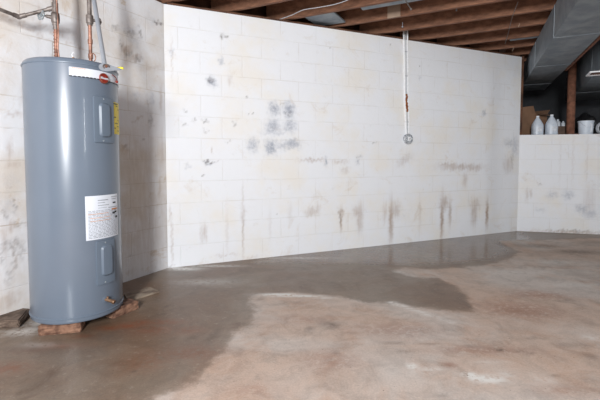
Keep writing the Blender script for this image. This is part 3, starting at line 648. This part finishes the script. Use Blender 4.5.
# ------------------------------------------------------------------ bricks and boards under and near the heater
def slab(name, pxs, z0, z1, mat, label, cat, bev=.008, group=None, jitter=.004, seed=1):
    """pxs: four pixels of the footprint on the floor, in order"""
    rng = random.Random(seed); b = [at_z(px, py, 0) for px, py in pxs]
    c = sum(b, Vector())/4
    bm = bmesh.new(); hexa(bm, [Vector((p.x, p.y, z0)) for p in b]+[Vector((p.x+rng.uniform(-1,1)*jitter, p.y+rng.uniform(-1,1)*jitter, z1+rng.uniform(-1,1)*jitter*.3)) for p in b])
    bmesh.ops.recalc_face_normals(bm, faces=bm.faces)
    bmesh.ops.subdivide_edges(bm, edges=list(bm.edges), cuts=3, use_grid_fill=True)
    for v in bm.verts:
        if v.co.z > z0+.004: v.co += Vector((rng.uniform(-1,1), rng.uniform(-1,1), rng.uniform(-1,0)*.4))*jitter*.6
    bmesh.ops.bevel(bm, geom=[e for e in bm.edges if len(e.link_faces) == 2 and e.calc_face_angle(0) > 1.0], offset=bev*.5, segments=2, affect='EDGES')
    for v in bm.verts: v.co.z = min(v.co.z, z1)
    o = mk(name, bm, mat, origin=(c.x, c.y, z0)); return tag(o, label, cat, group)
def rect_brick(name, cx, cy, ang, l, w, h, mat, label, cat, seed=1, group=None, z0=0.):
    rng = random.Random(seed); bm = bmesh.new()
    cbox(bm, Vector((0, 0, h/2)), l, w, h)
    bmesh.ops.subdivide_edges(bm, edges=list(bm.edges), cuts=4, use_grid_fill=True)
    bmesh.ops.recalc_face_normals(bm, faces=bm.faces)
    bmesh.ops.bevel(bm, geom=[e for e in bm.edges if len(e.link_faces) == 2 and e.calc_face_angle(0) > 1.0], offset=.005, segments=2, affect='EDGES')
    for v in bm.verts:
        if v.co.z > .004: v.co += Vector((rng.uniform(-1,1), rng.uniform(-1,1), 0))*.003; v.co.z = min(v.co.z, h)-(.0015*rng.random() if v.co.z > h*.7 else 0)
    o = mk(name, bm, mat); o.location = (cx, cy, z0); o.rotation_euler = (0, 0, ang); return tag(o, label, cat, group)
# front brick: front edge from (38,336) to (80,330)
fa = at_z(38, 336.5, 0); fb = at_z(81, 332.5, 0); d = (fb-fa).normalized(); nrm = Vector((-d.y, d.x, 0)); mid = (fa+fb)/2+nrm*.05
rect_brick('brick', mid.x, mid.y, math.atan2(d.y, d.x), (fb-fa).length, .10, HB-.002, M['brick'], 'reddish brick under the front edge of the water heater', 'brick', 2, 'bricks holding up the water heater')
fa = at_z(117, 316, 0); fb = at_z(131, 309, 0); d = (fb-fa).normalized(); nrm = Vector((-d.y, d.x, 0))
rect_brick('brick', HX+.235, HY+.085, math.radians(62), .2, .10, HB-.002, M['brick'], 'reddish brick under the right side of the water heater by its drain valve', 'brick', 5, 'bricks holding up the water heater')
rect_brick('brick', HX-.09, HY+.17, math.radians(150), .2, .10, HB-.002, M['brick'], 'brick under the rear of the water heater, nearly hidden in its shade', 'brick', 9, 'bricks holding up the water heater')
slab('stone_block', [(-8,329),(20,328),(29,316),(2,313)], 0, .05, M['stone'], 'rough dirty stone block on the floor left of the water heater against the wall', 'stone', .014, seed=4, jitter=.007)
slab('wood_board', [(128,302.5),(160,292.5),(150,288.5),(124,296)], 0, .014, M['board'], 'thin weathered wood scrap lying behind the water heater along the wall', 'board', .003, seed=6, jitter=.003)

# ------------------------------------------------------------------ wall outlet and cable
INW = Vector((D2.y, -D2.x, 0))
def wp(px, py, o=.0): return at_wall(px, py, C1, D2)+INW*o
cr = empty('wall_cable', wp(406, 135), 'pair of pale cables running down the white wall from the joists to a round box', 'cable')
for (xa, xb, m_) in ((403.3, 405.3, 'cable'), (406.9, 408.4, 'cable'), (405.1, 406.9, 'cable_g')):
    bm = bmesh.new(); r = .0095 if m_ == 'cable' else .005
    pts = [wp(xa, 33, .008)+Vector((0,0,.05)), wp(xa, 34, .008), wp((xa*2+xb)/3, 60, .008), wp((xa+xb)/2, 95, .008), wp(xb, 120, .008), wp(xb*.6+407*.4, 136, .008)]
    tube(bm, smooth_path(pts, 4), r, 8); mk('cable_strand', bm, M[m_], cr, True)
for k, yy in enumerate((52, 76, 100, 122)):
    bm = bmesh.new(); c = wp(405.8+k*.25, yy, .008); cbox(bm, c, .055, .012, .008, (0, 0, math.atan2(D2.y, D2.x))); mk('cable_clip', bm, M['cable_g'], cr)
bm = bmesh.new()
for k in range(12):
    c = wp(405.9+random.uniform(-.6, .9), 95+k*1.45, .02); r = random.uniform(.012, .021); lathe(bm, c-INW*.006, [(r, 0), (r*.8, .006), (0, .01)], 8, INW)
mk('rust_crust', bm, M['rustspot'], cr, True)
cb_ = wp(407.3, 139, 0); bx = empty('junction_box', cb_, 'small round grey junction box on the white wall at the end of the cables', 'junction box')
bm = bmesh.new(); lathe(bm, cb_, [(0, 0), (.062, 0), (.064, .012), (.06, .03), (.05, .033), (.048, .022), (0, .022)], 28, INW); mk('box_body', bm, M['boxgrey'], bx, True)
bm = bmesh.new(); cbox(bm, cb_+INW*.028+D2*.006, .035, .02, .05, (0, 0, math.atan2(D2.y, D2.x))); bevel(bm, .003, 2); ol = mk('outlet_face', bm, M['cable'], bx)
bm = bmesh.new()
for dx, dz in ((-.008, .006), (.008, .006), (0, -.01)): cbox(bm, cb_+INW*.038+D2*(.006+dx), .004, .003, .012, (0, 0, math.atan2(D2.y, D2.x))); bmesh.ops.translate(bm, verts=bm.verts[-8:], vec=(0, 0, dz))
mk('outlet_slots', bm, M['black'], ol)

# ------------------------------------------------------------------ ducts
def duct(name, label, v0, v1_, z0, z1, ua, ub, joints, mat, ang=0.):
    t_ = TH1+ang; U = Vector((math.sin(t_), math.cos(t_), 0)); V = Vector((math.cos(t_), -math.sin(t_), 0)); uv = lambda u, v, z=0: U*u+V*v+Vector((0, 0, z))
    root = empty(name, uv(ua, (v0+v1_)/2, z0), label, 'duct')
    cuts = [ua]+joints+[ub]
    for a, b in zip(cuts, cuts[1:]):
        bm = bmesh.new(); g = .004
        A = uv(a+g, v0); w = v1_-v0; L = b-a-2*g
        # each sheet is cross-broken: the centre stands out a little
        P8 = [uv(a+g, v0, z0), uv(b-g, v0, z0), uv(b-g, v1_, z0), uv(a+g, v1_, z0), uv(a+g, v0, z1), uv(b-g, v0, z1), uv(b-g, v1_, z1), uv(a+g, v1_, z1)]
        vv = [bm.verts.new(p) for p in P8]
        def face(ids, outv, hgt):
            c = bm.verts.new(sum((vv[i].co for i in ids), Vector())/4+outv*hgt)
            for i in range(4): bm.faces.new((vv[ids[i]], vv[ids[(i+1) % 4]], c))
        face((0,1,2,3), Vector((0,0,-1)), .012); face((0,1,5,4), -V, .010); face((3,2,6,7), V, .010)
        bm.faces.new((vv[4], vv[5], vv[6], vv[7])); bm.faces.new((vv[0], vv[3], vv[7], vv[4])); bm.faces.new((vv[1], vv[2], vv[6], vv[5]))
        mk('duct_section', bm, mat, root)
    for j in joints:
        bm = bmesh.new(); obox(bm, uv(j-.01, v0-.003), U, V, z0-.003, z1+.0, .02, v1_-v0+.006); mk('drive_cleat', bm, mat, root)
    return root
def bevel_obj(o): pass
DA = math.radians(-3.2); UD = Vector((math.sin(TH1+DA), math.cos(TH1+DA), 0)); VD = Vector((math.cos(TH1+DA), -math.sin(TH1+DA), 0))
DV0 = at_z(553.6, 38, 2.15).dot(VD); DR = at_z(600, 35, 2.15).dot(VD)
dj = [at_z(553.6, 38, 2.15).dot(UD), at_z(534, 67, 2.15).dot(UD)]
d1 = duct('heating_duct', 'large grey galvanised heating duct hanging under the joists at the right', DV0, DR, 2.15, JOIST_Z-.008, 1.6, 7.7, [dj[0]-1.25, dj[0], dj[1], dj[1]+1.35], M['steel'], DA)
DW = at_z(600, 68, 1.98).dot(V)
d2 = duct('return_duct', 'darker second duct behind the rusty post, with a small framed register beneath', DW+.03, DW+.65, 1.98, 2.4, 4.6, 8.1, [5.9, 7.1], M['steel'])
rc = at_z(597, 73, 1.975); rc.z = 1.975
bm = bmesh.new()
for (sx, sy, lx, ly) in ((0,-.075,.24,.022),(0,.075,.24,.022),(-.109,0,.022,.13),(.109,0,.022,.13)): cbox(bm, rc+U*sx+V*sy+Vector((0,0,-.004)), lx, ly, .014, (0, 0, math.atan2(U.y, U.x)))
rg = mk('register_frame', bm, M['cable'], d2)
bm = bmesh.new()
for k in range(7): cbox(bm, rc+V*(-.055+k*.018)+Vector((0,0,-.001)), .2, .012, .002, (0, 0, math.atan2(U.y, U.x)))
mk('register_louvres', bm, M['rust'], rg)
# rusty pipe beside the duct
rv = DR+.035; uvd = lambda u, v, z=0: UD*u+VD*v+Vector((0, 0, z))
bm = bmesh.new(); tube(bm, [uvd(1.8, rv, 2.17), uvd(6.2, rv, 2.17)], .016, 12); rp = mk('rusty_pipe', bm, M['rust'], origin=uvd(1.8, rv, 2.17), smooth=True); tag(rp, 'thin rusty pipe running along the right lower edge of the big duct', 'pipe')
pp = empty('pipe_hanger', uvd(dj[0]+.5, rv, 2.19), 'short rusty strap hanging the thin pipe from a joist beside the duct', 'strap'); bm = bmesh.new()
cbox(bm, uvd(dj[0]+.5, rv+.019, 2.31), .02, .003, .29, (0, 0, math.atan2(UD.y, UD.x))); mk('strap_band', bm, M['rust'], pp)
bm = bmesh.new(); lathe(bm, uvd(dj[0]+.5, rv+.02, 2.44), [(0,0),(.008,0),(.008,.004),(0,.005)], 10, VD); mk('strap_nail', bm, M['iron'], pp)
# rusty post on the low wall
def on_ledge(px, back=.12): p = at_wall(px, 130, C2+OUT3*back, D3); return Vector((p.x, p.y, LEDGE))
pc_ = on_ledge(570.3, .15)
po = empty('rusty_post', pc_, 'rusty round steel post standing on the low wall between jugs and pail', 'post')
bm = bmesh.new(); tube(bm, [pc_+Vector((0,0,.012)), pc_+Vector((0,0,JOIST_Z-.012-LEDGE))], .05, 24); mk('post_shaft', bm, M['rust'], po, True)
for zz in (.006, JOIST_Z-.006-LEDGE): bm = bmesh.new(); cbox(bm, pc_+Vector((0,0,zz)), .15, .15, .012); mk('bearing_plate', bm, M['rust'], po)
# steel column outside the frame, whose shadow falls on the wall
bc = Vector((2.42, 2.45, 0))
lc = empty('steel_column', bc, 'grey steel column standing on the floor just right of the view', 'column')
bm = bmesh.new(); tube(bm, [bc+Vector((0,0,.012)), bc+Vector((0,0,JOIST_Z-.012))], .045, 24); mk('column_shaft', bm, M['iron'], lc, True)
for zz in (.006, JOIST_Z-.006): bm = bmesh.new(); cbox(bm, bc+Vector((0,0,zz)), .2, .2, .012); mk('column_plate', bm, M['iron'], lc)

# ------------------------------------------------------------------ things on the low wall
def make_jug(loc, s, label):
    r = empty('plastic_jug', loc, label, 'jug', 'clear gallon jugs on the low wall'); L = Vector(loc)
    bm = bmesh.new(); prof = [(0, .002), (.066, .0), (.074, .006), (.075, .02), (.073, .05), (.075, .09), (.074, .13), (.070, .155), (.055, .19), (.035, .225), (.021, .245), (.018, .252), (.018, .262), (0, .262)]
    lathe(bm, L, [(a*s, h*s) for a, h in prof], 28)
    for v in bm.verts:   # squarish body
        dd = v.co-L; rr = math.hypot(dd.x, dd.y)
        if rr > .03 and dd.z < .17*s:
            a = math.atan2(dd.y, dd.x); k = 1+.05*math.cos(4*a)*-1; v.co.x = L.x+dd.x*k; v.co.y = L.y+dd.y*k
    mk('jug_body', bm, M['jug'], r, True)
    bm = bmesh.new(); lathe(bm, L+Vector((0,0,.255*s)), [(0, 0), (.021*s, 0), (.021*s, .018*s), (.018*s, .021*s), (0, .021*s)], 18); mk('jug_cap', bm, M['cap'], r, True)
    bm = bmesh.new(); tube(bm, smooth_path([L+Vector((.03,.035,.235))*s, L+Vector((.055,.045,.225))*s, L+Vector((.068,.045,.19))*s, L+Vector((.062,.04,.155))*s], 5), .009*s, 10); mk('jug_handle', bm, M['jug'], r, True)
    bm = bmesh.new(); n = 8; v = []
    for k in range(n+1):
        a = -PI/2-.5+k/n*1.0; v.append((bm.verts.new(L+Vector((math.cos(a)*.0785*s, math.sin(a)*.0785*s, .045*s))), bm.verts.new(L+Vector((math.cos(a)*.0785*s, math.sin(a)*.0785*s, .115*s)))))
    for a_, b_ in zip(v, v[1:]): bm.faces.new((a_[0], b_[0], b_[1], a_[1]))
    mk('jug_label', bm, M['cap'], r)
    return r
make_jug(on_ledge(537.3, .13), .98, 'left of two cloudy plastic gallon jugs on the low wall')
make_jug(on_ledge(551.3, .13), 1.03, 'right of two cloudy plastic gallon jugs on the low wall, nearer the post')
# pail
pl_ = on_ledge(585.6, .15); r = empty('plastic_pail', pl_, 'pale blue-white round pail on the low wall right of the rusty post', 'pail')
bm = bmesh.new(); lathe(bm, pl_, [(0, .001), (.082, 0), (.084, .01), (.088, .09), (.092, .092), (.092, .099), (.088, .101), (.092, .17), (.097, .172), (.097, .186), (.092, .187), (.088, .17), (.08, .02), (0, .015)], 32); mk('pail_body', bm, M['pail'], r, True)
bm = bmesh.new(); tube(bm, [pl_+Vector((-.097*math.cos(t), -.03-.07*math.sin(t)*.7, .175-.075*math.sin(t))) for t in [PI*k/16 for k in range(17)]], .0022, 6); mk('pail_handle', bm, M['chrome'], r, True)
bm = bmesh.new(); cbox(bm, pl_+Vector((.01, -.0925, .09)), .03, .003, .12); mk('pail_label', bm, M['cap'], r)
# black bag behind the pail
bl = on_ledge(585, .42); bm = bmesh.new(); bmesh.ops.create_icosphere(bm, subdivisions=4, radius=1)
rng = random.Random(5)
from mathutils import noise as mn
for v in bm.verts:
    k = 1+.22*mn.noise(v.co*2.3)+.08*mn.noise(v.co*6); v.co = Vector((v.co.x*.14*k, v.co.y*.12*k, max(v.co.z*.16*k+.15, 0)))
bmesh.ops.translate(bm, verts=bm.verts, vec=bl); o = mk('black_bag', bm, M['blackp'], origin=bl, smooth=True); tag(o, 'crumpled black plastic bag behind the pale pail', 'bag')
# coil of hose partly in frame
hl = on_ledge(603, .12); bm = bmesh.new(); N = 140
tube(bm, [hl+Vector((math.cos(2*PI*4*k/N)*.075, -.02+.045*k/N, .085+math.sin(2*PI*4*k/N)*.075)) for k in range(N+1)], .009, 8); o = mk('hose_coil', bm, M['cable_g'], origin=hl, smooth=True); tag(o, 'pale hose coil at the right picture edge on the low wall', 'hose')
# cardboard box with open flaps
def carton(name, c, ang, w, d, h, mat, label, flaps=True):
    r = empty(name, c, label, 'box'); ca, sa = math.cos(ang), math.sin(ang); X = Vector((ca, sa, 0)); Y = Vector((-sa, ca, 0))
    bm = bmesh.new(); t = .005
    for s in (-1, 1):
        cbox(bm, c+X*s*(w/2-t/2)+Vector((0,0,h/2)), t, d, h, (0,0,ang)); cbox(bm, c+Y*s*(d/2-t/2)+Vector((0,0,h/2)), w-2*t, t, h, (0,0,ang))
    cbox(bm, c+Vector((0,0,t/2)), w-2*t, d-2*t, t, (0,0,ang)); 
    if not flaps: cbox(bm, c+Vector((0,0,h-t/2)), w-2*t, d-2*t, t, (0,0,ang))
    mk('box_body', bm, mat, r)
    if flaps:
        for (dr1, off, ln, tilt) in ((X, w/2, d, .9), (-X, w/2, d, .25), (Y, d/2, w, .7), (-Y, d/2, w, 1.9)):
            sd = Vector((-dr1.y, dr1.x, 0)); up_ = (Vector((0,0,1))*math.cos(tilt)+dr1*math.sin(tilt)); fl_ = .11
            b = c+dr1*off+Vector((0,0,h)); nn = up_.cross(sd)*.002
            bm = bmesh.new(); hexa(bm, [b-sd*ln/2-nn, b+sd*ln/2-nn, b+sd*ln/2+nn, b-sd*ln/2+nn, b-sd*(ln/2-.015)+up_*fl_-nn, b+sd*(ln/2-.015)+up_*fl_-nn, b+sd*(ln/2-.015)+up_*fl_+nn, b-sd*(ln/2-.015)+up_*fl_+nn]); mk('box_flap', bm, mat, r)
    return r
carton('cardboard_box', on_ledge(532.5, .62), .45, .28, .26, .34, M['card'], 'open brown cardboard box behind the left gallon jug')
sb = on_ledge(559.8, .4)
carton('cardboard_box', sb, -.26, .145, .13, .135, M['card_d'], 'small dark cardboard box behind the right jug, carrying two white bottles', False)
def small_bottle(c, s, label):
    r = empty('white_bottle', c, label, 'bottle', 'small white bottles on the dark box'); bm = bmesh.new()
    lathe(bm, c, [(0, 0), (.036*s, 0), (.038*s, .006*s), (.038*s, .07*s), (.03*s, .085*s), (.015*s, .092*s), (.015*s, .1*s), (0, .1*s)], 20); mk('bottle_body', bm, M['cap'], r, True)
    bm = bmesh.new(); lathe(bm, c+Vector((0,0,.096*s)), [(0, 0), (.018*s, 0), (.018*s, .018*s), (0, .02*s)], 14); mk('bottle_cap', bm, M['pail'], r, True)
t_ = Vector((0,0,.1355))
small_bottle(sb+t_-D3*.03, .9, 'taller small white bottle standing on the dark cardboard box')
small_bottle(sb+t_+D3*.04, .66, 'shorter small white bottle on the dark box, beside the post')
# white-blue tub at far left of the opening
tl = on_ledge(526.3, .9)
tl = on_ledge(527, .30); 
# leaning board at the right with pale edge
lb = on_ledge(600, .6); bm = bmesh.new(); cbox(bm, lb+Vector((.02,0,.2)), .02, .3, .42, (0, -.5, .2)); bmesh.ops.translate(bm, verts=bm.verts, vec=(0,0,.03)); o = mk('leaning_panel', bm, M['conc'], origin=lb); bm = bmesh.new(); cbox(bm, lb+Vector((.02,-.155,.23)), .03, .012, .42, (0, -.5, .2)); mk('panel_edge', bm, M['cable'], o); tag(o, 'white-edged panel leaning in the crawlspace at the right picture edge', 'panel')

# ------------------------------------------------------------------ small things under the joists
# pale board nailed to a joist
uj = us[4]
A = at_wall(385.5, 3, uv(uj-.006, 0), V); B = at_wall(399, 1, uv(uj-.006, 0), V)
c = at_wall(394, 9, uv(uj-.008, 0), V)
bm = bmesh.new(); cbox(bm, Vector((c.x, c.y, JOIST_Z+.075)), .13, .014, .16, (0, 0, math.atan2(V.y, V.x))); o = mk('plywood_patch', bm, M['ply'], origin=c); tag(o, 'small pale plywood patch nailed to the side of a joist', 'board')
# white cable along joists
pts = [at_z(279, 19.5, JOIST_Z-.012), at_z(292, 15, JOIST_Z-.012), at_z(303, 10, JOIST_Z-.012), at_z(318, 7.5, JOIST_Z-.012), at_z(336, 4, JOIST_Z-.012), at_z(352, -2, JOIST_Z-.012), at_z(372, -14, JOIST_Z-.012)]
bm = bmesh.new(); tube(bm, smooth_path(pts, 6), .0036, 8); o = mk('white_cable', bm, M['cable_g'], origin=pts[0], smooth=True); tag(o, 'white cable stapled under the joists above the left half of the wall', 'cable')
# bluish sheet-metal pans between joists
def pan(ua, va, vb, label, dz=.05, w=.36, nm='joist_liner'):
    bm = bmesh.new(); obox(bm, uv(ua+.045, va), V, U, JOIST_Z+dz, JOIST_Z+dz+.02, vb-va, w); bmesh.ops.bevel(bm, geom=list(bm.edges), offset=.004, segments=1, affect='EDGES')
    o = mk('joist_liner', bm, M['steel'], origin=uv(ua, va, JOIST_Z+dz)); tag(o, label, 'sheet metal', 'sheet metal liners between the joists')
pv = at_z(302, 14, JOIST_Z)
pan(us[3], -1.25, 3.6, 'narrow pale metal strip behind the joist above the plywood patch', .006, .09)
pan(us[3], -1.84, -1.52, 'short blue-grey metal sheet between joists over the wall, left of the plywood patch', .006, .34)
pan(us[7], .05, 3.6, 'narrow pale metal strip behind the joist nearest the far right corner', .006, .09)
# little pipes / wires hanging
for k, (px, y0, y1, u_, lab_, nm, mt, rr) in enumerate((
    (456.5, -6, 11, us[5]-.02, 'short grey pipe stub hanging against a joist above the wall middle', 'pipe_stub', 'steel_l', .008),)):
    a = at_wall(px, y0, uv(u_, 0), V); b = at_wall(px, y1, uv(u_, 0), V); bm = bmesh.new(); tube(bm, [a, b], rr, 10); o = mk(nm, bm, M[mt], origin=b, smooth=True); tag(o, lab_, 'pipe')
a = at_z(517, 0, JOIST_Z-.01); pts = [at_z(518, 2, JOIST_Z-.01), at_z(512, 18, JOIST_Z-.03), at_z(508, 34, JOIST_Z-.02), at_z(505, 44, JOIST_Z-.04)]
bm = bmesh.new(); tube(bm, smooth_path(pts, 6), .0028, 6); o = mk('thin_wire', bm, M['iron'], origin=pts[0], smooth=True); tag(o, 'thin dark wire sagging under the joists left of the big duct', 'wire')
a = at_z(404, -2, JOIST_Z-.006); b = at_z(411, 9, JOIST_Z-.05)
bm = bmesh.new(); tube(bm, [a, b], .006, 8); lathe(bm, b, [(0,-.006),(.01,-.004),(.01,.006),(0,.008)], 10, b-a); o = mk('dark_hook', bm, M['iron'], origin=b, smooth=True); tag(o, 'dark metal hook poking down from the joists beside the plywood patch', 'hook')
for k, (px, py, lab_) in enumerate(((518.5, 27, 'bent pale nail tip under the joists nearest the big duct'), (512.5, 51, 'bent pale nail tip under the joists above the far corner'))):
    a = at_z(px+1.2, py-3.5, JOIST_Z-.0); b = at_z(px, py, JOIST_Z-.03); bm = bmesh.new(); tube(bm, [a, b], .0045, 6); o = mk('bent_nail', bm, M['ply'], origin=a); tag(o, lab_, 'nail')
a = wp(403, 24, .05)
bm = bmesh.new(); p = at_z(402.5, 26, JOIST_Z-.03); tube(bm, [Vector((p.x, p.y, JOIST_Z+.01)), Vector((p.x, p.y, JOIST_Z-.03))], .003, 6); lathe(bm, p-Vector((0,0,.008)), [(0,-.008),(.009,-.004),(.009,.004),(0,.008)], 10); o = mk('cable_staple', bm, M['steel_l'], origin=p, smooth=True); tag(o, 'tiny blue-grey cable hanger under the joist above the wall cables', 'cable hanger')

# ------------------------------------------------------------------ light
w = bpy.data.worlds.new('world'); bpy.context.scene.world = w; w.use_nodes = True
bg = w.node_tree.nodes['Background']; bg.inputs[0].default_value = (.93, .97, 1, 1); bg.inputs[1].default_value = .4
def area(name, loc, target, size, power, col=(1, 1, 1), sy=None):
    l = bpy.data.lights.new(name, 'AREA'); l.energy = power; l.size = size; l.color = col
    if sy: l.shape = 'RECTANGLE'; l.size_y = sy
    o = bpy.data.objects.new(name, l); C.objects.link(o); o.location = loc
    o.rotation_euler = (Vector(target)-Vector(loc)).to_track_quat('-Z', 'Y').to_euler(); return o
area('flash_left', (-.64, -2.0, 1.95), (0.6, 4.6, 1.15), .42, 285, (.985, .993, 1), 1.0)
area('flash_right', (2.25, -.1, 1.9), (1.6, 5, 1.3), .12, 17, (.97, .985, 1), 1.1)

s = bpy.context.scene
s.view_settings.view_transform = 'Standard'; s.view_settings.look = 'None'; s.view_settings.gamma = 1; s.view_settings.use_curve_mapping = False
s.view_settings.exposure = 0.1
